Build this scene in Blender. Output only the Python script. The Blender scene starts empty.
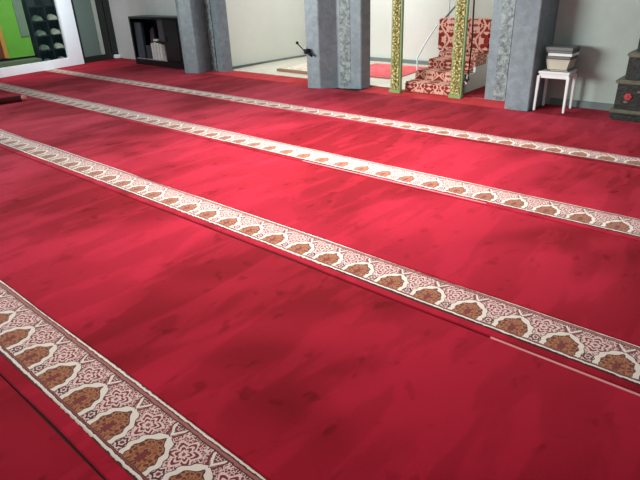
import bpy, bmesh, math, random
from mathutils import Vector, Matrix
random.seed(7)
sc = bpy.context.scene
COL = sc.collection

# ------------------------------------------------------------ camera
cam_d = bpy.data.cameras.new('camera'); cam = bpy.data.objects.new('camera', cam_d); COL.objects.link(cam)
cam_d.sensor_width = 36; cam_d.sensor_fit = 'HORIZONTAL'; cam_d.lens = 30.3415; cam_d.clip_start = 0.05
rt = Vector((0.759465, 0.649469, -0.037456)); up = Vector((-0.260492, 0.356358, 0.897303)); fw = Vector((-0.596119, 0.671713, -0.439823))
M = Matrix((rt, up, -fw)).transposed().to_4x4(); M.translation = (0, 0, 1.5)
cam.matrix_world = M
sc.camera = cam

# ------------------------------------------------------------ world, light, exposure
sc.view_settings.view_transform = 'Standard'; sc.view_settings.look = 'None'
sc.view_settings.exposure = 0.0; sc.view_settings.gamma = 1
w = bpy.data.worlds.new('world'); sc.world = w; w.use_nodes = True
w.node_tree.nodes['Background'].inputs[0].default_value = (0.90, 0.95, 1.0, 1)
w.node_tree.nodes['Background'].inputs[1].default_value = 0.31

def area(name, loc, target, sx, sy, power, color=(1, 1, 1), spread=180):
    l = bpy.data.lights.new(name, 'AREA'); l.shape = 'RECTANGLE'; l.size = sx; l.size_y = sy; l.energy = power; l.color = color
    l.spread = math.radians(spread)
    o = bpy.data.objects.new(name, l); COL.objects.link(o); o.location = loc
    o.rotation_euler = (Vector(target) - Vector(loc)).to_track_quat('-Z', 'Y').to_euler()
    return o
area('ceiling_light_middle', (-3.1, 3.6, 3.3), (-3.0, 3.7, 0), 1.8, 1.2, 108, (1, 0.98, 0.97), 95)
area('ceiling_light_near', (-2.2, 1.6, 3.3), (-2.2, 1.6, 0), 1.0, 0.6, 25, (1, 0.97, 0.95), 120)
area('window_light_behind', (-8.4, -2.4, 2.0), (-3.4, 6.5, 1.45), 4.4, 2.2, 180, (0.92, 1.0, 0.99), 78)
area('left_frame_fill', (-9.3, 4.2, 3.2), (-11.9, 4.9, 0.8), 0.8, 0.5, 32, (0.92, 0.97, 1), 70)  # added narrow fill aimed at the left wall to brighten its white frame
area('outdoor_light', (-12.35, 4.6, 3.3), (-12.1, 4.7, 0), 0.6, 2.4, 34, (1, 1, 0.96))
area('alcove_light', (-6.0, 7.9, 3.1), (-6.0, 7.8, 0), 2.5, 0.8, 75, (1, 0.98, 0.93))

# ------------------------------------------------------------ node helpers
class S:
    """socket wrapper so that shader maths reads like maths"""
    def __init__(s, nt, o): s.nt = nt; s.o = o
    def m(s, op, *a):
        n = s.nt.nodes.new('ShaderNodeMath'); n.operation = op
        for i, v in enumerate((s,) + a):
            if isinstance(v, S): s.nt.links.new(v.o, n.inputs[i])
            else: n.inputs[i].default_value = v
        return S(s.nt, n.outputs[0])
    def __add__(s, b): return s.m('ADD', b)
    def __sub__(s, b): return s.m('SUBTRACT', b)
    def __mul__(s, b): return s.m('MULTIPLY', b)
    def __truediv__(s, b): return s.m('DIVIDE', b)
    def gt(s, b): return s.m('GREATER_THAN', b)
    def lt(s, b): return s.m('LESS_THAN', b)
    def abs(s): return s.m('ABSOLUTE')
    def sqrt(s): return s.m('SQRT')
    def fract(s): return s.m('FRACT')

def rgb(r, g, b):
    f = lambda c: ((c/255+0.055)/1.055)**2.4 if c/255 > 0.04045 else c/255/12.92
    return (f(r), f(g), f(b), 1)

def base_mat(name, rough=0.6, metal=0.0, spec=0.5):
    m = bpy.data.materials.new(name); m.use_nodes = True; nt = m.node_tree
    b = nt.nodes['Principled BSDF']; b.inputs['Roughness'].default_value = rough; b.inputs['Metallic'].default_value = metal
    b.inputs['Specular IOR Level'].default_value = spec
    return m, nt, b
def mix(nt, fac, a, b):
    n = nt.nodes.new('ShaderNodeMix'); n.data_type = 'RGBA'
    for v, i in ((fac, 0), (a, 6), (b, 7)):
        if isinstance(v, S): nt.links.new(v.o, n.inputs[i])
        elif hasattr(v, 'is_output'): nt.links.new(v, n.inputs[i])
        else: n.inputs[i].default_value = v
    return n.outputs[2]
def coords(nt, scale=(1, 1, 1), rot=(0, 0, 0)):
    t = nt.nodes.new('ShaderNodeTexCoord'); mp = nt.nodes.new('ShaderNodeMapping')
    nt.links.new(t.outputs['Object'], mp.inputs[0]); mp.inputs['Scale'].default_value = scale; mp.inputs['Rotation'].default_value = rot
    return mp.outputs[0]
def noise(nt, vec, scale, detail=3, rough=0.5, dist=0.0):
    n = nt.nodes.new('ShaderNodeTexNoise'); nt.links.new(vec, n.inputs['Vector'])
    n.inputs['Scale'].default_value = scale; n.inputs['Detail'].default_value = detail
    n.inputs['Roughness'].default_value = rough; n.inputs['Distortion'].default_value = dist
    return S(nt, n.outputs[0])
def ramp(nt, s, stops):
    r = nt.nodes.new('ShaderNodeValToRGB'); nt.links.new(s.o, r.inputs[0])
    e = r.color_ramp.elements
    while len(e) < len(stops): e.new(0.5)
    for i, (p, c) in enumerate(stops): e[i].position = p; e[i].color = c
    return r.outputs[0]
def bump(nt, b, s, strength, dist=0.01):
    n = nt.nodes.new('ShaderNodeBump'); nt.links.new(s.o, n.inputs['Height'])
    n.inputs['Strength'].default_value = strength; n.inputs['Distance'].default_value = dist
    nt.links.new(n.outputs[0], b.inputs['Normal'])

def plain(name, c, rough=0.5, metal=0.0, spec=0.5, var=0.06, scale=9.0):
    m, nt, b = base_mat(name, rough, metal, spec)
    n = noise(nt, coords(nt), scale, 3)
    k = lambda f: (min(1, c[0]*f), min(1, c[1]*f), min(1, c[2]*f), 1)
    nt.links.new(ramp(nt, n, [(0.3, k(1-var)), (0.7, k(1+var))]), b.inputs['Base Color'])
    return m

def smooth(s, lo, hi):
    n = s.nt.nodes.new('ShaderNodeMapRange'); n.interpolation_type = 'SMOOTHSTEP'
    s.nt.links.new(s.o, n.inputs[0]); n.inputs[1].default_value = lo; n.inputs[2].default_value = hi
    return S(s.nt, n.outputs[0])

def carpet_mat(name, dark, light, seed):
    m, nt, b = base_mat(name, 0.85, 0, 0.15)
    t = nt.nodes.new('ShaderNodeTexCoord')
    def mapped(sc_, rz, off):
        mp = nt.nodes.new('ShaderNodeMapping'); nt.links.new(t.outputs['Object'], mp.inputs[0])
        mp.inputs['Scale'].default_value = sc_; mp.inputs['Rotation'].default_value = (0, 0, rz); mp.inputs['Location'].default_value = off
        return mp.outputs[0]
    # brushed pile: wide sweeps plus sharper marks left by feet and the vacuum cleaner
    a = smooth(noise(nt, mapped((0.8, 0.6, 1), 0.3, (seed, 0, 0)), 1.0, 2, 0.5, 0.6), 0.40, 0.58)
    c = smooth(noise(nt, mapped((4.6, 1.1, 1), -0.25, (seed*2, 3, 0)), 1.0, 3, 0.55, 0.5), 0.47, 0.56)
    d = smooth(noise(nt, mapped((10.0, 6.5, 1), -0.3, (seed, 7, 0)), 1.0, 2, 0.5, 0.3), 0.61, 0.70)
    fine = noise(nt, mapped((1, 1, 1), 0, (0, 0, 0)), 260, 2, 0.6)
    f = a*0.42 + c*0.20 + 0.12 - d*0.22 + (fine-0.5)*0.35
    f = f.m('MAXIMUM', 0.0).m('MINIMUM', 1.0)
    nt.links.new(mix(nt, f, dark, light), b.inputs['Base Color'])
    sh = f*0.28 + 0.05
    nt.links.new(sh.o, b.inputs['Sheen Weight']); b.inputs['Sheen Roughness'].default_value = 0.45
    b.inputs['Sheen Tint'].default_value = (1, 0.30, 0.42, 1)
    bump(nt, b, fine, 0.5, 0.006)
    return m

PER = 0.2225
def border_mat(name, x0, y0, wd):
    """woven border: a row of pointed arches over brown medallions, flowers between the arches, ruled edges"""
    m, nt, b = base_mat(name, 0.85, 0, 0.12)
    t = nt.nodes.new('ShaderNodeTexCoord'); sp = nt.nodes.new('ShaderNodeSeparateXYZ')
    nt.links.new(t.outputs['Object'], sp.inputs[0])
    wob = nt.nodes.new('ShaderNodeTexNoise'); nt.links.new(t.outputs['Object'], wob.inputs['Vector']); wob.inputs['Scale'].default_value = 45
    wv = (S(nt, wob.outputs[0])-0.5)*0.012
    x = S(nt, sp.outputs[0]) + wv; y = S(nt, sp.outputs[1]) + wv
    u = ((x-x0)/PER + 100.5).fract() - 0.5
    tt = u.abs()*2.0
    v = (y-y0)/wd
    def vec(a, c):
        n = nt.nodes.new('ShaderNodeCombineXYZ'); nt.links.new(a.o, n.inputs[0]); nt.links.new(c.o, n.inputs[1]); return n.outputs[0]
    mv = vec(tt*(PER/2), v*wd)
    def voro(scale, feat='F1'):
        n = nt.nodes.new('ShaderNodeTexVoronoi'); n.feature = feat; nt.links.new(mv, n.inputs['Vector']); n.inputs['Scale'].default_value = scale
        return S(nt, n.outputs['Distance'])
    vb = voro(70); vc = voro(62, 'DISTANCE_TO_EDGE'); vd = voro(85, 'DISTANCE_TO_EDGE')
    cream = rgb(236, 222, 206); pink = rgb(232, 200, 190); dred = rgb(116, 34, 38); navy = rgb(62, 38, 42); brown = rgb(132, 62, 54)
    def rosette(tc, vc_, r0):
        fx = (tt-tc)*(PER/2); fy = (v-vc_)*wd
        r = (fx*fx+fy*fy).sqrt(); ang = fy.m('ARCTAN2', fx.abs())
        return r*(ang*6.0).m('COSINE').m('MULTIPLY_ADD', 0.17, 1.0)/r0, r/r0
    # ground between the arches: dark red with pink scrolls, a big rosette high up, a small one at the foot
    col = mix(nt, vd.lt(0.10), dred, pink)
    col = mix(nt, vb.lt(0.20), col, navy)
    p, r = rosette(1.0, 0.60, 0.052)
    col = mix(nt, p.lt(1.12), col, dred)
    for c0, w0, cc in ((1.0, 0.10, pink), (0.62, 0.08, pink), (0.26, 0.10, pink)):
        col = mix(nt, (p-c0).abs().lt(w0), col, cc)
    rays = ((v-0.60)*wd).m('ARCTAN2', ((tt-1.0)*(PER/2)).abs())
    col = mix(nt, (rays*3.0).m('SINE').abs().lt(0.22)*r.lt(0.95), col, pink)
    p2, r2 = rosette(1.0, 0.22, 0.024)
    col = mix(nt, p2.lt(1.25), col, pink); col = mix(nt, (p2-0.75).abs().lt(0.2), col, navy); col = mix(nt, r2.lt(0.3), col, dred)
    # medallion and its cream arch
    q = ((tt/0.62)*(tt/0.62) + ((v-0.25)/0.30)*((v-0.25)/0.30)).sqrt() - (tt*-6.0).m('EXPONENT')*0.24
    scal = (v*38.0).m('SINE')*0.05
    med = mix(nt, vc.lt(0.13), rgb(98, 40, 28), rgb(170, 112, 70))
    med = mix(nt, (q-0.42).abs().lt(0.07), med, rgb(150, 84, 50)); med = mix(nt, q.lt(0.12), med, dred)
    qq = q+scal
    col = mix(nt, qq.lt(1.33), col, navy)
    col = mix(nt, qq.lt(1.28), col, cream)
    col = mix(nt, qq.lt(0.96), col, navy)
    col = mix(nt, qq.lt(0.90), col, med)
    # forked leaves above each arch tip
    l1 = (v-(tt*0.55+0.70)).abs().lt(0.032)*tt.lt(0.30)
    l2 = (v-(tt*0.62+0.60)).abs().lt(0.030)*tt.lt(0.34)*tt.gt(0.13)
    col = mix(nt, (v-(tt*0.55+0.70)).abs().lt(0.05)*tt.lt(0.33), col, navy)
    col = mix(nt, l1, col, cream); col = mix(nt, l2, col, dred)
    # ruled edges
    def rule(c0, lo, hi, c):
        return mix(nt, (v-(lo+hi)/2).abs().lt((hi-lo)/2), c0, c)
    col = rule(col, -0.1, 0.105, navy); col = rule(col, 0.075, 0.095, brown); col = rule(col, 0.022, 0.062, cream)
    col = rule(col, 0.875, 1.1, navy); col = rule(col, 0.895, 0.935, rgb(164, 96, 88)); col = rule(col, 0.955, 0.99, cream)
    nz = nt.nodes.new('ShaderNodeTexNoise'); nt.links.new(t.outputs['Object'], nz.inputs['Vector']); nz.inputs['Scale'].default_value = 300
    fz = S(nt, nz.outputs[0])
    col = mix(nt, fz*0.22, col, rgb(150, 90, 80))
    nt.links.new(col, b.inputs['Base Color'])
    b.inputs['Sheen Weight'].default_value = 0.25; b.inputs['Sheen Roughness'].default_value = 0.5
    bump(nt, b, fz, 0.5, 0.005)
    return m

def stone_mat(name, c1, c2, scale=14, rough=0.45, lo=0.35, hi=0.68):
    m, nt, b = base_mat(name, rough)
    v = coords(nt)
    n = noise(nt, v, scale, 6, 0.65, 0.6); n2 = noise(nt, v, scale*7, 3, 0.6)
    nt.links.new(ramp(nt, n*0.75+n2*0.25, [(lo, c1), (hi, c2)]), b.inputs['Base Color'])
    bump(nt, b, n2, 0.15, 0.003)
    return m

def damask_mat(name, px, pz, ax=0, az=2, dark=(138, 58, 48), light=(224, 174, 156)):
    """mirrored leaf scrolls of a damask weave, dark red on salmon"""
    m, nt, b = base_mat(name, 0.85, 0, 0.1)
    t = nt.nodes.new('ShaderNodeTexCoord'); sp = nt.nodes.new('ShaderNodeSeparateXYZ'); nt.links.new(t.outputs['Object'], sp.inputs[0])
    x = S(nt, sp.outputs[ax]); z = S(nt, sp.outputs[az])
    tt = ((x/px+50.5).fract()-0.5).abs()*2.0; vv = ((z/pz+50.5).fract()-0.5)*2.0
    # ogee net: cosine outline
    og = ((vv*math.pi).m('COSINE')*0.36 + 0.5)
    d = (tt-og).abs()
    ins = tt.lt(og)
    n = nt.nodes.new('ShaderNodeCombineXYZ'); nt.links.new((tt*(px*0.5)).o, n.inputs[0]); nt.links.new((vv.abs()*(pz*0.5)).o, n.inputs[1])
    vo = nt.nodes.new('ShaderNodeTexVoronoi'); nt.links.new(n.outputs[0], vo.inputs['Vector']); vo.inputs['Scale'].default_value = 7.0/px*0.9
    vd = S(nt, vo.outputs['Distance'])
    q = (tt*tt*3.0 + vv*vv*1.3).sqrt()
    D = rgb(*dark); Lc = rgb(*light)
    col = mix(nt, vd.gt(0.60), D, Lc)
    col = mix(nt, (q-0.55).abs().lt(0.045), col, Lc)
    col = mix(nt, d.lt(0.09), col, Lc)
    nt.links.new(col, b.inputs['Base Color'])
    return m

def glass_mat(name, c, alpha=0.35):
    m, nt, b = base_mat(name, 0.04, 0, 0.5)
    b.inputs['Base Color'].default_value = c; b.inputs['Alpha'].default_value = alpha
    return m

MT = dict(
    white=plain('white_frame', rgb(236, 246, 250), 0.35, var=0.02),
    black=plain('black_lacquer', rgb(17, 19, 24), 0.35, spec=0.3),
    blackmetal=plain('dark_bronze_frame', rgb(30, 36, 34), 0.4),
    wall_lit_left=stone_mat('pale_wall_paint_lit', rgb(206, 214, 210), rgb(220, 226, 222), 1.1, 0.5),  # same wall, base colour raised to stand in for light missing here
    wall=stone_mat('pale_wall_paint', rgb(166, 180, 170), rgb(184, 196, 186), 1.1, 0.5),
    cream=stone_mat('cream_wall_paint', rgb(208, 213, 206), rgb(217, 221, 214), 0.9, 0.5),
    pier=stone_mat('blue_grey_stone', rgb(112, 128, 134), rgb(146, 160, 165), 9, 0.4),
    inlay=stone_mat('mottled_grey_stone', rgb(88, 102, 104), rgb(164, 176, 172), 16, 0.45, 0.42, 0.6),
    basegrey=plain('grey_baseboard', rgb(112, 122, 122), 0.5),
    marble=stone_mat('cream_marble', rgb(222, 216, 200), rgb(240, 236, 222), 4, 0.25),
    slab=plain('under_floor', rgb(48, 12, 16), 0.9),
    binding=plain('pale_binding', rgb(222, 150, 148), 0.9),
    gold=None, green=plain('leaf_green_paint', rgb(128, 158, 96), 0.4),
    stoolwhite=plain('white_plastic', rgb(236, 238, 236), 0.35, var=0.02),
    paper=plain('cream_paper', rgb(196, 190, 172), 0.8), whitepaper=plain('white_paper', rgb(232, 232, 228), 0.7),
    greycover=plain('grey_cover', rgb(112, 114, 112), 0.5), darkcover=plain('dark_cover', rgb(52, 50, 48), 0.5),
    mauve=plain('mauve_cover', rgb(74, 66, 80), 0.6), bluegrey=plain('blue_grey_card', rgb(66, 76, 86), 0.6),
    silver=plain('silver_edge', rgb(188, 190, 188), 0.3, 0.3),
    carved=None,
)
def gold_mat():
    m, nt, b = base_mat('gilt_relief', 0.45, 0.12)
    v = coords(nt); vo = nt.nodes.new('ShaderNodeTexVoronoi'); nt.links.new(v, vo.inputs['Vector']); vo.inputs['Scale'].default_value = 34
    vd = S(nt, vo.outputs['Distance'])
    nt.links.new(ramp(nt, vd, [(0.16, rgb(244, 240, 210)), (0.36, rgb(190, 172, 96)), (0.66, rgb(120, 122, 58))]), b.inputs['Base Color'])
    bump(nt, b, vd, 0.9, 0.012)
    return m
MT['gold'] = gold_mat()
def carved_mat():
    m, nt, b = base_mat('dark_carved_wood', 0.42)
    v = coords(nt); n = noise(nt, v, 26, 5, 0.7, 1.2)
    nt.links.new(ramp(nt, n, [(0.42, rgb(10, 16, 10)), (0.58, rgb(24, 32, 20)), (0.74, rgb(62, 62, 42))]), b.inputs['Base Color'])
    bump(nt, b, n, 0.7, 0.01)
    return m
MT['carved'] = carved_mat()
MT['moulding'] = plain('olive_moulding', rgb(104, 102, 84), 0.45, var=0.25, scale=20)

# ------------------------------------------------------------ mesh helpers
class MB:
    def __init__(s): s.bm = bmesh.new()
    def box(s, x0, x1, y0, y1, z0, z1, bevel=0.0):
        t = bmesh.new(); bmesh.ops.create_cube(t, size=1)
        for v in t.verts: v.co = Vector(((x0+x1)/2+v.co.x*(x1-x0), (y0+y1)/2+v.co.y*(y1-y0), (z0+z1)/2+v.co.z*(z1-z0)))
        if bevel: bmesh.ops.bevel(t, geom=t.edges[:], offset=bevel, segments=2, affect='EDGES')
        s._add(t); return s
    def _add(s, t):
        me = bpy.data.meshes.new('t'); t.to_mesh(me); t.free(); s.bm.from_mesh(me); bpy.data.meshes.remove(me)
    def prism(s, pts, z0, z1, bevel=0.0):
        t = bmesh.new(); vs = [t.verts.new((p[0], p[1], z0)) for p in pts]; f = t.faces.new(vs)
        r = bmesh.ops.extrude_face_region(t, geom=[f])
        for e in r['geom']:
            if isinstance(e, bmesh.types.BMVert): e.co.z = z1
        bmesh.ops.recalc_face_normals(t, faces=t.faces[:])
        if bevel: bmesh.ops.bevel(t, geom=t.edges[:], offset=bevel, segments=2, affect='EDGES')
        s._add(t); return s
    def hexa(s, bot, top, bevel=0.0):
        """solid between two 4-point rings"""
        t = bmesh.new(); a = [t.verts.new(p) for p in bot]; b = [t.verts.new(p) for p in top]
        t.faces.new(a[::-1]); t.faces.new(b)
        for i in range(len(a)): t.faces.new((a[i], a[(i+1) % len(a)], b[(i+1) % len(a)], b[i]))
        bmesh.ops.recalc_face_normals(t, faces=t.faces[:])
        if bevel: bmesh.ops.bevel(t, geom=t.edges[:], offset=bevel, segments=2, affect='EDGES')
        s._add(t); return s
    def tube(s, pts, r0, r1=None, n=12):
        r1 = r0 if r1 is None else r1
        t = bmesh.new(); rings = []; pts = [Vector(p) for p in pts]
        for i, p in enumerate(pts):
            d = (pts[min(i+1, len(pts)-1)]-pts[max(i-1, 0)]).normalized()
            q = d.to_track_quat('Z', 'Y'); r = r0+(r1-r0)*i/(len(pts)-1)
            rings.append([t.verts.new(p+q @ Vector((r*math.cos(2*math.pi*k/n), r*math.sin(2*math.pi*k/n), 0))) for k in range(n)])
        for a, b in zip(rings, rings[1:]):
            for k in range(n): t.faces.new((a[k], a[(k+1) % n], b[(k+1) % n], b[k]))
        t.faces.new(rings[0][::-1]); t.faces.new(rings[-1])
        bmesh.ops.recalc_face_normals(t, faces=t.faces[:])
        s._add(t); return s
    def ball(s, c, r, sc_=(1, 1, 1), seg=14):
        t = bmesh.new(); bmesh.ops.create_uvsphere(t, u_segments=seg, v_segments=max(6, seg//2+2), radius=r)
        for v in t.verts: v.co = Vector((v.co.x*sc_[0]+c[0], v.co.y*sc_[1]+c[1], v.co.z*sc_[2]+c[2]))
        s._add(t); return s
    def build(s, name, mat, parent=None, sm=False, **tags):
        me = bpy.data.meshes.new(name)
        loc = Vector((0, 0, 0))
        s.bm.to_mesh(me); s.bm.free()
        o = bpy.data.objects.new(name, me); COL.objects.link(o); me.materials.append(mat)
        if sm:
            for p in me.polygons: p.use_smooth = True
        if parent:
            o.parent = parent; o.matrix_parent_inverse = Matrix.Translation(-parent.location)
        for k, v in tags.items(): o[k] = v
        return o
def thing(name, loc, label, cat, group=None):
    o = bpy.data.objects.new(name, None); COL.objects.link(o); o.location = loc; o.empty_display_size = 0.1
    o['label'] = label; o['category'] = cat
    if group: o['group'] = group
    return o

# ------------------------------------------------------------ setting
K = 'structure'
def WX(y): return -11.34 - 0.155*(y-4.0)          # left wall line
MB().box(-13.2, 3.2, -2.2, 8.9, -0.06, 0.0).build('floor', MT['slab'], kind=K)
# front wall: left part behind the cabinet, right part behind the stool
MB().prism([(WX(6.7), 6.70), (-8.3, 6.70), (-8.3, 6.95), (WX(6.7), 6.95)], 0, 3.3).build('wall_front', MT['wall_lit_left'], kind=K)
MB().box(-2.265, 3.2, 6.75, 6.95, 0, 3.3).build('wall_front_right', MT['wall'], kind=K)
MB().box(-2.2, 3.2, 6.725, 6.75, 0, 0.085, 0.004).build('baseboard_front', MT['basegrey'], kind=K)
# alcove
MB().prism([(-8.06, 6.69), (-7.88, 8.76), (-8.08, 8.76), (-8.26, 6.69)], 0, 3.3).build('wall_alcove_left', MT['cream'], kind=K)
MB().box(-8.08, -2.8, 8.76, 8.9, 0, 3.3).build('wall_alcove_back', MT['cream'], kind=K)
MB().box(-2.9, -2.75, 6.95, 8.76, 0, 3.3).build('wall_alcove_right', MT['cream'], kind=K)
MB().prism([(-8.06, 6.71), (-7.88, 8.76), (-7.86, 8.76), (-8.04, 6.71)], 0.012, 0.045).build('baseboard_alcove_left', MT['basegrey'], kind=K)
MB().box(-7.88, -2.95, 8.735, 8.76, 0.012, 0.075).build('baseboard_alcove_back', MT['basegrey'], kind=K)
MB().box(-7.95, -2.9, 6.66, 8.76, 0.0, 0.012).build('floor_alcove', MT['marble'], kind=K)
MB().box(-7.7, -4.35, 6.66, 6.80, 0.0, 0.022, 0.004).build('trim_1', MT['marble'], kind=K)

# ------------------------------------------------------------ left wall: aluminium windows
def on_left(y0, y1, z0, z1, d0, d1, bevel=0.0):
    return MB().prism([(WX(y0)+d0, y0), (WX(y1)+d0, y1), (WX(y1)+d1, y1), (WX(y0)+d1, y0)], z0, z1, bevel)
def add_left(mb, y0, y1, z0, z1, d0, d1):
    mb.prism([(WX(y0)+d0, y0), (WX(y1)+d0, y1), (WX(y1)+d1, y1), (WX(y0)+d1, y0)], z0, z1); return mb
w1 = MB(); add_left(w1, 1.5, 5.78, 0.0, 0.17, -0.08, 0.02); add_left(w1, 5.46, 5.78, 0.17, 3.0, -0.08, 0.02); add_left(w1, 1.5, 5.78, 2.7, 3.0, -0.08, 0.02); add_left(w1, 1.5, 1.7, 0.17, 2.7, -0.08, 0.02)
win = w1.build('window_1', MT['white'], kind=K)
on_left(1.7, 5.46, 0.17, 2.7, -0.045, -0.035).build('window_pane', glass_mat('clear_glass', rgb(26, 44, 48), 0.16), win)
db = MB()
add_left(db, 5.79, 6.60, 0.0, 0.13, -0.07, 0.0); add_left(db, 5.79, 5.83, 0.13, 3.0, -0.07, 0.0); add_left(db, 6.38, 6.52, 0.13, 3.0, -0.07, 0.0); add_left(db, 5.79, 6.60, 2.8, 3.0, -0.07, 0.0)
door = db.build('door_1', MT['blackmetal'], kind=K)
on_left(5.83, 6.38, 0.13, 2.8, -0.045, -0.035).build('door_pane', glass_mat('green_grey_glass', rgb(112, 132, 124), 0.7), door)
on_left(6.27, 6.36, 0.13, 2.8, -0.032, -0.012).build('door_stile', plain('pale_aluminium', rgb(166, 178, 166), 0.4), door, label='pale vertical strip of the door leaf')
on_left(6.54, 6.70, 0.0, 3.3, -0.2, 0.0).build('wall_left', MT['blackmetal'], kind=K)
MB().box(-11.76, -11.64, 6.55, 6.68, 0.0, 0.09, 0.02).build('door_stop', MT['white'], None, label='small white block at the foot of the corner beside the dark glass door', category='door stop')

# things seen through the glass
BX = -12.1
gp = MB().box(BX-0.06, BX, 4.50, 5.02, 0.24, 2.2, 0.005).build('display_panel', plain('bright_green_board', rgb(106, 178, 52), 0.5), None,
    label='bright green board standing behind the left window pane', category='board')
MB().box(BX, BX+0.02, 4.84, 5.0, 0.62, 1.9).build('poster', plain('grey_green_sheet', rgb(112, 134, 112), 0.6), gp, label='grey sheet on the board')
bp = MB().box(BX-0.02, BX+0.03, 4.0, 4.44, 0.26, 0.92, 0.005).build('brown_panel', plain('brown_board', rgb(112, 52, 20), 0.6), None,
    label='low brown board with an orange edge at the far left behind the glass', category='board')
MB().box(BX+0.03, BX+0.045, 4.42, 4.49, 0.26, 0.95).build('edge_strip', plain('orange_strip', rgb(206, 148, 60), 0.6), bp, label='orange edge strip')
MB().box(BX-0.1, BX+0.25, 2.5, 5.03, 0.0, 0.2, 0.01).build('outer_ledge', plain('olive_stone', rgb(108, 122, 92), 0.7), None,
    label='long olive grey ledge under the green board outside the window', category='ledge')
sr = thing('shoe_rack', (BX, 5.45, 0), 'dark open rack with pale shoes behind the glass beside the white post', 'rack')
for z in (0.02, 0.30, 0.58, 0.86, 1.14): MB().box(BX-0.3, BX+0.05, 5.1, 5.75, z, z+0.025).build('shelf', MT['blackmetal'], sr)
for y in (5.08, 5.4, 5.74): MB().box(BX-0.3, BX+0.05, y, y+0.03, 0, 1.5).build('upright', MT['blackmetal'], sr)
MB().box(BX-0.33, BX-0.3, 5.05, 5.8, 0, 1.5).build('back_panel', plain('dark_green_back', rgb(40, 52, 50), 0.7), sr)
shoe_m = [plain('pale_shoe', rgb(176, 184, 160), 0.6), plain('green_shoe', rgb(96, 118, 96), 0.6)]
where = {(0, 0): 'on the lowest shelf', (0, 1): 'on the second shelf', (0, 2): 'on the third shelf', (0, 3): 'on the topmost shelf'}
for c, yc in enumerate((5.53, 5.22)):
    for k in range(4):
        z = 0.045+0.28*k
        m = MB().hexa([(BX-0.2, yc-0.04, z), (BX-0.2, yc+0.12, z), (BX+0.04, yc+0.13, z), (BX+0.04, yc-0.05, z)],
                  [(BX-0.18, yc+0.03, z+0.11), (BX-0.18, yc+0.1, z+0.11), (BX+0.0, yc+0.12, z+0.075), (BX+0.0, yc+0.02, z+0.05)], 0.012)
        m.build('shoe', shoe_m[c], None, sm=False, label=('pale' if c == 0 else 'green grey')+' shoe '+where[(0, k)]+' of the dark rack behind the glass', category='shoe', group='shoes on the rack behind the window')
MB().box(-14, -12.7, -2.2, 9, 0.0, 3.0).build('wall_outer', plain('dark_outer_wall', rgb(60, 74, 70), 0.8), kind=K)  # wall beyond the glass in one dark grey green

# ------------------------------------------------------------ carpets
red = [carpet_mat('red_pile_%d' % i, rgb(112, 2, 13), rgb(188, 22, 50), 3.1*i+1) for i in range(6)]
TH = 0.012
def strip(y0, y1, x0, x1, z1, wav=0.0, seed=0, z0=0.0, ang=True):
    """long flat strip with softly rounded edges, fine along x so its edges can waver"""
    bm = bmesh.new(); n = 90; rows = []
    e = 0.006
    prof = [(0, z0), (0, z1-e), (e, z1), (1-e, z1), (1, z1-e), (1, z0)]
    rnd = random.Random(seed); ph = [rnd.uniform(0, 6.28) for _ in range(3)]
    for i in range(n+1):
        f = i/n; ring = []
        for (a, z) in prof:
            yy = y0+a if a < 0.5 else y1-(1-a)
            l = WX(yy)+0.03 if ang and x0 < -11 else x0
            x = l+(x1-l)*f
            d = wav*(math.sin(x*2.3+ph[0])+0.6*math.sin(x*5.1+ph[1])+0.3*math.sin(x*11+ph[2]))
            ring.append(bm.verts.new((x, yy+d, z)))
        rows.append(ring)
    for a, b in zip(rows, rows[1:]):
        for k in range(len(prof)-1): bm.faces.new((a[k], b[k], b[k+1], a[k+1]))
    bm.faces.new(rows[0]); bm.faces.new(rows[-1][::-1])
    bmesh.ops.recalc_face_normals(bm, faces=bm.faces[:])
    o = MB(); o.bm.free(); o.bm = bm; return o
G = 'carpet runners laid edge to edge'
rolls = [  # y0, stripe low, stripe high, y1, x0 of pattern, label
    (0.464, 0.524, 0.805, 1.970, -1.405, 'red carpet runner with the nearest and largest patterned border, in the foreground'),
    (1.984, 2.035, 2.30, 3.382, -0.26, 'red carpet runner whose border crosses the middle of the picture, second from the front'),
    (3.395, 3.450, 3.735, 4.785, -0.40, 'red carpet runner with the third patterned border counted from the front'),
    (4.795, 4.850, 5.09, 6.22, -0.62, 'red carpet runner with the farthest and thinnest patterned border before the stone piers'),
]
x1 = 3.0
t = thing('carpet_runner', (-2, -1.0, 0), 'darkest red carpet runner in the bottom left corner, below the nearest patterned border', 'carpet', G)
strip(-1.2, 0.458, -11.5, x1, TH).build('red_pile', red[0], t)
for i, (y0, a, b_, y1, px, lab) in enumerate(rolls):
    t = thing('carpet_runner', (-2, y0, 0), lab, 'carpet', G)
    wv = 0.0035 if i < 2 else 0.002
    strip(y0, a, -11.5, x1, TH-0.001, wv, i).build('edge_band', red[(i+1) % 6], t)
    strip(a, b_, -11.5, x1, TH, wv, i).build('patterned_border', border_mat('woven_border_%d' % i, px, a, b_-a), t, label='cream and brown band of pointed arches')
    strip(b_, y1, -11.5, x1, TH, 0.0 if i else 0.0, i).build('red_pile', red[(i+1) % 6], t)
    # stretch of pale binding that shows in the seam
    if i == 1: strip(y0-0.016, y0-0.004, -0.75, 0.9, TH+0.003).build('edge_binding', MT['binding'], t, label='thin pale edge line')
    if i == 2: strip(y0+0.015, y0+0.027, -3.2, -1.45, TH+0.003).build('edge_binding', MT['binding'], t, label='thin pale edge line')
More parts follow.
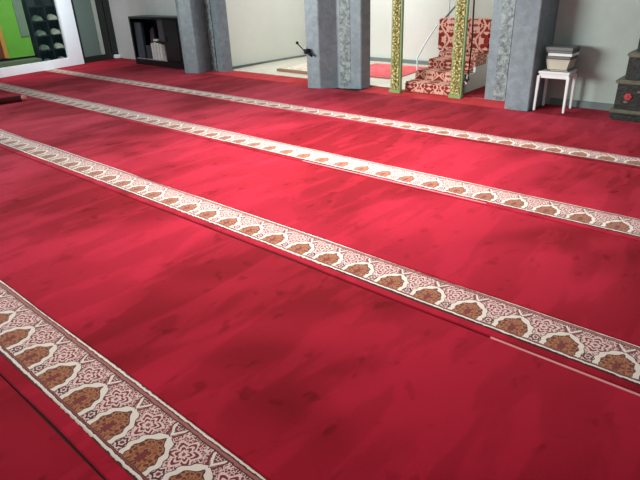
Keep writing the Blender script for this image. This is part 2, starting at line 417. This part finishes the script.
# last cut strips between the piers
red_bright = carpet_mat('orange_red_pile', rgb(170, 24, 24), rgb(200, 44, 40), 21)
for (xa, xb, ya, yb, lab) in [(-8.35, -5.2, 6.23, 6.655, 'bright orange red carpet strip between the left and middle stone piers'),
                          (-4.7, -2.5, 6.23, 6.64, 'bright orange red carpet strip under the gilded posts'),]:
    strip(ya, yb, xa, xb, TH-0.002, 0, 3, ang=False).build('carpet_strip', red_bright, None, label=lab, category='carpet')
strip(6.64, 8.6, -3.33, -2.5, 0.018, 0, 3, z0=0.012, ang=False).build('carpet_strip', red[1], None, label='narrow red carpet strip along the white side of the pulpit', category='carpet')
strip(6.23, 6.69, -11.7, -8.42, TH-0.002, 0, 3, ang=True).build('carpet_strip', red[2], None, label='red carpet strip under the black cabinet at the wall', category='carpet')
strip(6.23, 6.725, -2.24, x1, TH-0.002, 0, 3, ang=False).build('carpet_strip', red[3], None, label='red carpet strip under the white stool at the right wall', category='carpet')

# ------------------------------------------------------------ piers
H = 3.3
def pier(poly, label, inlay, loc):
    t = thing('stone_pier', loc, label, 'pillar', 'blue grey stone piers')
    MB().prism(poly, 0.0, H, 0.006).build('shaft', MT['pier'], t)
    (xa, ya), (xb, yb) = inlay
    d = Vector((xb-xa, yb-ya)); n = Vector((d.y, -d.x)).normalized()*0.012
    MB().prism([(xa, ya), (xb, yb), (xb+n.x, yb+n.y), (xa+n.x, ya+n.y)], 0.0, H).build('inlay_strip', MT['inlay'], t, label='mottled grey stone strip')
    return t
pier([(-8.45, 6.04), (-8.37, 6.04), (-8.17, 6.14), (-8.24, 6.50), (-8.10, 6.47), (-7.87, 6.46), (-7.76, 6.58), (-8.03, 6.68), (-8.45, 6.70)],
     'leftmost blue grey stone pier, right beside the black cabinet', ((-8.23, 6.492), (-8.04, 6.462)), (-8.1, 6.5, 0))
pier([(-5.50, 6.07), (-5.30, 6.12), (-5.13, 6.33), (-4.78, 6.42), (-4.73, 6.58), (-5.15, 6.75), (-5.5, 6.75), (-5.6, 6.5)],
     'middle blue grey stone pier with a black microphone on its left edge', ((-5.09, 6.342), (-4.94, 6.387)), (-5.1, 6.5, 0))
pier([(-2.98, 6.62), (-2.56, 6.64), (-2.55, 6.24), (-2.28, 6.27), (-2.27, 6.74), (-2.27, 6.98), (-2.98, 6.98)],
     'rightmost blue grey stone pier, between the gilded post and the white stool', ((-2.86, 6.625), (-2.71, 6.632)), (-2.6, 6.6, 0))

# ------------------------------------------------------------ gilded posts
def gilt_post(xc, yc, w_, label):
    t = thing('gilded_post', (xc, yc, 0), label, 'post', 'gilded posts of the arch')
    MB().box(xc-w_/2, xc+w_/2, yc-0.05, yc-0.005, 0.0, H, 0.006).build('core', MT['green'], t, label='leaf green edges')
    g = MB(); rnd = random.Random(3)
    g.box(xc-w_*0.36, xc+w_*0.36, yc-0.060, yc-0.049, 0.03, H-0.02, 0.003)
    z = 0.06
    while z < 2.2:                                        # leaf scrolls
        for s in (-1, 1):
            a = s*(w_*0.14)
            g.ball((xc+a, yc-0.062, z), 0.02, (1.1, 0.5, 0.55), 8)
            g.ball((xc+a*0.5, yc-0.064, z+0.035), 0.016, (0.6, 0.6, 1.2), 8)
        g.ball((xc, yc-0.066, z+0.012), 0.011, (1, 0.7, 1), 8)
        z += 0.072
    g.build('gilt_relief', MT['gold'], t, label='gold leaf scroll relief')
    MB().box(xc-w_/2-0.008, xc+w_/2+0.008, yc-0.072, yc+0.005, 0.0, 0.05, 0.006).build('foot', MT['green'], t)
gilt_post(-4.195, 6.47, 0.165, 'left of the two gilded green-edged posts, beside the pink rug')
gilt_post(-3.325, 6.55, 0.165, 'right gilded green-edged post, in front of the patterned pulpit steps')

# ------------------------------------------------------------ pulpit with damask steps
t = thing('pulpit', (-3.75, 7.1, 0), 'stepped pulpit covered in salmon and dark red damask carpet with a white side', 'pulpit')
dm = damask_mat('damask_step', 0.30, 0.21); dm2 = damask_mat('damask_back', 0.36, 0.40, dark=(140, 46, 38)); dm3 = damask_mat('damask_tread', 0.30, 0.13, 0, 1)
Xa, Xb = -4.13, -3.37
steps = [(6.56, 6.82, 0.135, 0), (6.82, 7.06, 0.25, -0.10), (7.06, 7.34, 0.375, 0.1), (7.34, 8.0, 0.44, 0.1)]
for i, (ya, yb, z, dx) in enumerate(steps):
    xa = Xa if i < 2 else Xa+0.06
    xr = Xb if i < 3 else Xb
    s_ = MB().box(xa, xr, ya, 8.1, 0.012, z, 0.012).build('step', dm, t)
    MB().box(xa+0.005, xr-0.005, ya+0.02, yb+0.02, z, z+0.006, 0.002).build('tread_carpet', dm3, s_)
sp_ = MB()
for ya, yb, z, dx in steps: sp_.box(Xb, Xb+0.03, max(ya, 6.84), yb if yb < 7.9 else 8.1, 0.018, z-0.004)
sp_.build('side_panel', MT['cream'], t, label='plain white side board')
MB().box(-4.17, -3.37, 7.48, 7.62, 0.445, 0.885, 0.02).build('backrest', dm2, t, label='tall damask covered block')
# salmon side hangings that step down on the right
MB().box(Xb+0.03, Xb+0.045, 7.0, 7.35, 0.33, 0.47, 0.004).build('side_hanging', damask_mat('damask_side', 0.2, 0.2, 1, 2), t)
MB().tube([(-4.2, 6.98, 0.40), (-4.2, 7.22, 0.60), (-4.2, 7.5, 0.79)], 0.011).build('hand_rail', MT['white'], t, True, label='thin white slanting rail')
MB().tube([(-4.2, 6.98, 0.0), (-4.2, 6.98, 0.41)], 0.009).build('rail_post', MT['white'], t, True)
# microphone stand behind the backrest
t = thing('microphone_stand', (-4.25, 7.9, 0), 'thin white microphone stand with a dark slanting boom above the pulpit', 'microphone stand')
MB().tube([(-4.24, 7.9, 0.02), (-4.24, 7.9, 1.9)], 0.012).build('pole', MT['white'], t, True)
MB().box(-4.42, -4.18, 7.8, 8.0, 0.012, 0.03, 0.01).build('base', MT['black'], t)
MB().tube([(-4.30, 7.88, 0.84), (-4.05, 7.88, 1.10)], 0.013).build('boom', MT['greycover'], t, True, label='grey boom arm')
MB().ball((-4.03, 7.88, 1.12), 0.045, (1, 0.8, 0.9)).build('microphone', MT['black'], t, True)
# hanging cable
cb = thing('hanging_cable', (-3.24, 6.66, 0.2), 'dark cable hanging down the right gilded post with a hooked end', 'cable')
MB().tube([(-3.235, 6.62, 2.6), (-3.236, 6.64, 1.2), (-3.24, 6.68, 0.7), (-3.26, 6.70, 0.30)], 0.010).build('cord', MT['darkcover'], cb, True)
MB().tube([(-3.26, 6.70, 0.31), (-3.255, 6.70, 0.22), (-3.275, 6.70, 0.19), (-3.30, 6.70, 0.22), (-3.30, 6.70, 0.28)], 0.018).build('hook', MT['greycover'], cb, True)

# ------------------------------------------------------------ alcove rugs
t = thing('prayer_rug', (-6.5, 7.3, 0.012), 'cream patterned rug with a brown edge on the marble floor between left and middle piers', 'rug')
rugm = damask_mat('pale_rug', 0.5, 0.5, 0, 1, dark=(214, 196, 184), light=(240, 232, 222))
MB().prism([(-7.05, 7.02), (-6.0, 6.98), (-6.0, 8.3), (-7.3, 8.4)], 0.012, 0.022).build('pile', rugm, t)
MB().prism([(-7.05, 6.98), (-6.0, 6.94), (-6.0, 7.02), (-7.05, 7.06)], 0.012, 0.05).build('rolled_edge', plain('brown_edge', rgb(150, 112, 88), 0.8), t, label='brown front edge')
MB().prism([(-5.9, 7.25), (-4.75, 7.25), (-4.85, 8.45), (-5.95, 8.45)], 0.012, 0.024, 0.003).build('prayer_rug', stone_mat('pink_rug_pile', rgb(226, 70, 86), rgb(240, 130, 130), 6, 0.9), None,
    label='pink red rug on the alcove floor right of the middle pier', category='rug')

# ------------------------------------------------------------ microphone on the middle pier
t = thing('microphone', (-5.42, 6.0, 0.5), 'small black gooseneck microphone clipped to the left edge of the middle pier', 'microphone')
MB().tube([(-5.40, 6.04, 0.50), (-5.47, 6.0, 0.54), (-5.53, 6.0, 0.585), (-5.60, 6.0, 0.635)], 0.009).build('gooseneck', MT['darkcover'], t, True)
MB().ball((-5.605, 6.0, 0.645), 0.022).build('capsule', MT['black'], t, True)
MB().box(-5.49, -5.42, 5.99, 6.085, 0.50, 0.565, 0.012).build('clip', MT['black'], t)
MB().tube([(-5.45, 6.03, 0.52), (-5.37, 6.05, 0.47)], 0.022, 0.016).build('clip_lever', MT['black'], t, True)

# ------------------------------------------------------------ black cabinet
t = thing('cabinet', (-9.63, 6.5, 0), 'low black open cabinet holding books against the wall beside the left pier', 'cabinet')
cx0, cx1, cy0, cy1, ch = -10.46, -8.83, 6.31, 6.68, 0.915
Z0 = 0.010
body = MB(); body.box(cx0, cx0+0.05, cy0, cy1, Z0, ch, 0.004); body.box(cx1-0.04, cx1, cy0, cy1, Z0, ch, 0.004)
body.box(cx0+0.05, cx1-0.04, cy1-0.02, cy1, Z0, ch-0.04); body.box(cx0+0.05, cx1-0.04, cy0, cy1-0.02, Z0, 0.12, 0.004)
body.box(-9.33, -9.29, cy0, cy1-0.02, 0.12, ch-0.04)
body.build('body', MT['black'], t)
MB().box(cx0, cx1, cy0-0.004, cy1, ch-0.04, ch, 0.006).build('top', MT['black'], t)
MB().box(cx0+0.06, -9.34, cy0+0.005, cy1-0.03, 0.12, 0.132, 0.002).build('bottom_shelf', MT['silver'], t, label='silver bottom ledge')
MB().box(-9.78, -9.34, cy0+0.06, cy1-0.03, 0.455, 0.47, 0.002).build('shelf', MT['black'], t)
MB().box(-9.285, cx1-0.045, cy0-0.005, cy0+0.015, 0.13, ch-0.05, 0.004).build('door', MT['black'], t)
MB().box(-9.26, -9.245, cy0-0.02, cy0-0.005, 0.48, 0.58, 0.003).build('side_handle', MT['darkcover'], t)
gB = 'white books in the black cabinet'
labs = ['leftmost upright white book on the bottom shelf of the black cabinet', 'second upright white book from the left in the black cabinet',
        'third upright white book from the left in the black cabinet', 'fourth upright white book from the left in the black cabinet',
        'rightmost white book, with a mottled spine, in the black cabinet']
x = -9.87
for i, (bw, bh) in enumerate(((0.10, 0.30), (0.085, 0.32), (0.10, 0.31), (0.09, 0.30), (0.10, 0.28))):
    o = thing('book', (x+bw/2, 6.4, 0.132), labs[i], 'book', gB)
    MB().box(x, x+bw-0.014, 6.34, 6.54, 0.132, 0.132+bh, 0.008).build('cover', MT['whitepaper'] if i < 4 else stone_mat('mottled_spine', rgb(120, 112, 108), rgb(230, 228, 222), 30), o)
    MB().box(x+0.008, x+bw-0.022, 6.355, 6.545, 0.136, 0.134+bh-0.002).build('pages', MT['paper'], o)
    x += bw
MB().hexa([(-10.37, 6.34, 0.132), (-10.12, 6.34, 0.132), (-10.12, 6.4, 0.132), (-10.37, 6.4, 0.132)],
          [(-10.40, 6.38, 0.80), (-10.17, 6.38, 0.80), (-10.17, 6.44, 0.80), (-10.40, 6.44, 0.80)], 0.004).build('folder', MT['bluegrey'], None, label='tall blue grey folder leaning at the left inside the black cabinet', category='folder')
MB().box(-10.09, -9.90, 6.36, 6.58, 0.132, 0.38, 0.006).build('file_box', MT['greycover'] if False else plain('slate_box', rgb(58, 64, 70), 0.6), None, label='slate grey box left of the white books in the black cabinet', category='box')
MB().hexa([(-10.04, 6.45, 0.38), (-9.86, 6.45, 0.42), (-9.86, 6.49, 0.42), (-10.04, 6.49, 0.38)],
          [(-10.10, 6.52, 0.66), (-9.98, 6.52, 0.72), (-9.98, 6.55, 0.72), (-10.10, 6.55, 0.66)], 0.01).build('book', MT['mauve'], None, label='dark mauve book leaning on top of the slate box in the cabinet', category='book')
MB().box(-9.64, -9.40, 6.40, 6.56, 0.47, 0.86, 0.01).build('book', MT['mauve'], None, label='tall dark mauve volume on the shelf above the white books', category='book')
MB().box(-9.80, -9.66, 6.37, 6.46, 0.472, 0.505, 0.004).build('tissue_pack', MT['whitepaper'], None, label='small white packet lying on the middle shelf of the black cabinet', category='packet')

# ------------------------------------------------------------ rolled mat at the far left
t = thing('rolled_mat', (-8.7, 2.6, 0.012), 'small rolled maroon mat with a pink end lying on the carpet at the left edge', 'mat')
MB().tube([(-8.56, 3.20, 0.054), (-8.60, 2.9, 0.058), (-8.70, 2.2, 0.062), (-8.75, 1.7, 0.062)], 0.042, 0.05, 20).build('roll', plain('maroon_cloth', rgb(84, 6, 18), 0.9, var=0.2), t, True)
MB().ball((-8.555, 3.22, 0.056), 0.044, (1.05, 1.3, 0.9), 16).build('end_cap', plain('pink_lining', rgb(232, 150, 148), 0.9), t, True, label='pink inner end of the roll')

# ------------------------------------------------------------ white stool
t = thing('stool', (-2.04, 6.52, 0), 'white square stool against the right wall carrying a stack of books', 'stool')
f_ = 0.010
st = [(-2.235, 6.34), (-1.91, 6.35), (-1.925, 6.635), (-2.235, 6.625)]
cxs, cys = -2.072, 6.487
top = [(cxs+(x-cxs)*0.98, cys+(y-cys)*0.95) for x, y in st]
for (fx, fy), (tx, ty) in zip(st, top):
    r0, r1 = 0.012, 0.017
    MB().hexa([(fx-r0, fy-r0, f_), (fx+r0, fy-r0, f_), (fx+r0, fy+r0, f_), (fx-r0, fy+r0, f_)],
              [(tx-r1, ty-r1, 0.40), (tx+r1, ty-r1, 0.40), (tx+r1, ty+r1, 0.40), (tx-r1, ty+r1, 0.40)], 0.004).build('leg', MT['stoolwhite'], t)
ap = MB()
for k in range(4):
    a, b_ = top[k], top[(k+1) % 4]; d = (Vector(b_)-Vector(a)).normalized(); n = Vector((d.y, -d.x))*0.02
    ap.prism([a, b_, (b_[0]-n.x, b_[1]-n.y), (a[0]-n.x, a[1]-n.y)], 0.375, 0.425)
ap.build('apron', MT['stoolwhite'], t)
s2 = [(cxs+(x-cxs)*1.05, cys+(y-cys)*1.05) for x, y in st]
MB().prism(s2, 0.425, 0.447, 0.006).build('seat', MT['stoolwhite'], t)
# stack of books
def book(x0, x1, y0, y1, z0, z1, cm, pm, label, flare=0.0, rz=0.0):
    o = thing('book', ((x0+x1)/2, (y0+y1)/2, z0), label, 'book', 'books stacked on the white stool')
    cth = 0.006
    c = MB(); c.box(x0, x1, y0, y1, z0, z0+cth, 0.002); c.box(x0-flare, x1+flare, y0, y1, z1-cth, z1, 0.002)
    c.hexa([(x0, y0, z0+cth), (x0+0.008, y0, z0+cth), (x0+0.008, y1, z0+cth), (x0, y1, z0+cth)], [(x0-flare, y0, z1-cth), (x0-flare+0.008, y0, z1-cth), (x0-flare+0.008, y1, z1-cth), (x0-flare, y1, z1-cth)])
    c.build('cover', cm, o)
    MB().hexa([(x0+0.01, y0+0.006, z0+cth), (x1-0.006, y0+0.006, z0+cth), (x1-0.006, y1-0.006, z0+cth), (x0+0.01, y1-0.006, z0+cth)],
              [(x0+0.01-flare, y0+0.006, z1-cth), (x1-0.006+flare, y0+0.006, z1-cth), (x1-0.006+flare, y1-0.006, z1-cth), (x0+0.01-flare, y1-0.006, z1-cth)]).build('pages', pm, o)
book(-2.15, -1.94, 6.38, 6.62, 0.447, 0.47, MT['darkcover'], MT['paper'], 'thin dark book at the bottom of the stack on the white stool')
book(-2.16, -1.95, 6.37, 6.62, 0.471, 0.575, MT['paper'], MT['paper'], 'thick cream book near the bottom of the stack on the stool', 0.022)
book(-2.19, -1.93, 6.38, 6.62, 0.576, 0.612, MT['darkcover'], MT['greycover'], 'dark book between the cream book and the white one on the stool')
book(-2.17, -1.915, 6.365, 6.62, 0.613, 0.64, MT['stoolwhite'], MT['whitepaper'], 'thin bright white book in the upper half of the stack on the stool')
book(-2.20, -1.92, 6.38, 6.63, 0.641, 0.668, MT['darkcover'], MT['greycover'], 'dark thin book just under the topmost grey one on the stool')
book(-2.21, -1.92, 6.38, 6.64, 0.669, 0.70, MT['greycover'], MT['greycover'], 'grey book lying topmost on the stack on the white stool')

# ------------------------------------------------------------ carved dark cabinet at the right edge
t = thing('carved_cabinet', (-1.0, 6.55, 0), 'tall dark carved cabinet in tiers with a red flower, at the right edge', 'cabinet')
Z0 = 0.010
def tier(name, xa, xb, ya, z0, z1, m, bev=0.01, **k): return MB().box(xa, xb, ya, 6.715, z0, z1, bev).build(name, m, t, **k)
tier('plinth', -1.43, -0.57, 6.31, Z0, 0.09, MT['carved'], 0.02)
tier('base_moulding', -1.445, -0.555, 6.295, 0.09, 0.125, MT['moulding'], 0.012)
lower = tier('lower_body', -1.41, -0.59, 6.34, 0.125, 0.385, MT['carved'])
tier('middle_moulding', -1.43, -0.57, 6.30, 0.385, 0.425, MT['moulding'], 0.012)
tier('middle_body', -1.365, -0.635, 6.37, 0.425, 0.645, MT['carved'])
tier('upper_moulding', -1.375, -0.625, 6.33, 0.645, 0.69, MT['moulding'], 0.012)
tier('upper_body', -1.31, -0.69, 6.39, 0.69, 1.7, MT['carved'])
tier('cornice', -1.36, -0.64, 6.34, 1.7, 1.76, MT['moulding'], 0.012)
fl = MB()
for k in range(6):
    a = k*math.pi/3; fl.ball((-1.29+0.022*math.cos(a), 6.336, 0.255+0.022*math.sin(a)), 0.018, (1, 0.45, 1), 10)
fl.ball((-1.29, 6.331, 0.255), 0.012)
fl.build('flower_ornament', plain('red_flower', rgb(186, 62, 66), 0.6), lower, True, label='red carved flower')
for (x, z, s) in ((-1.30, 0.2, 0.02), (-1.19, 0.31, 0.02)):
    MB().ball((x, 6.338, z), s, (1.4, 0.4, 0.7), 10).build('leaf_ornament', MT['moulding'], lower, True)
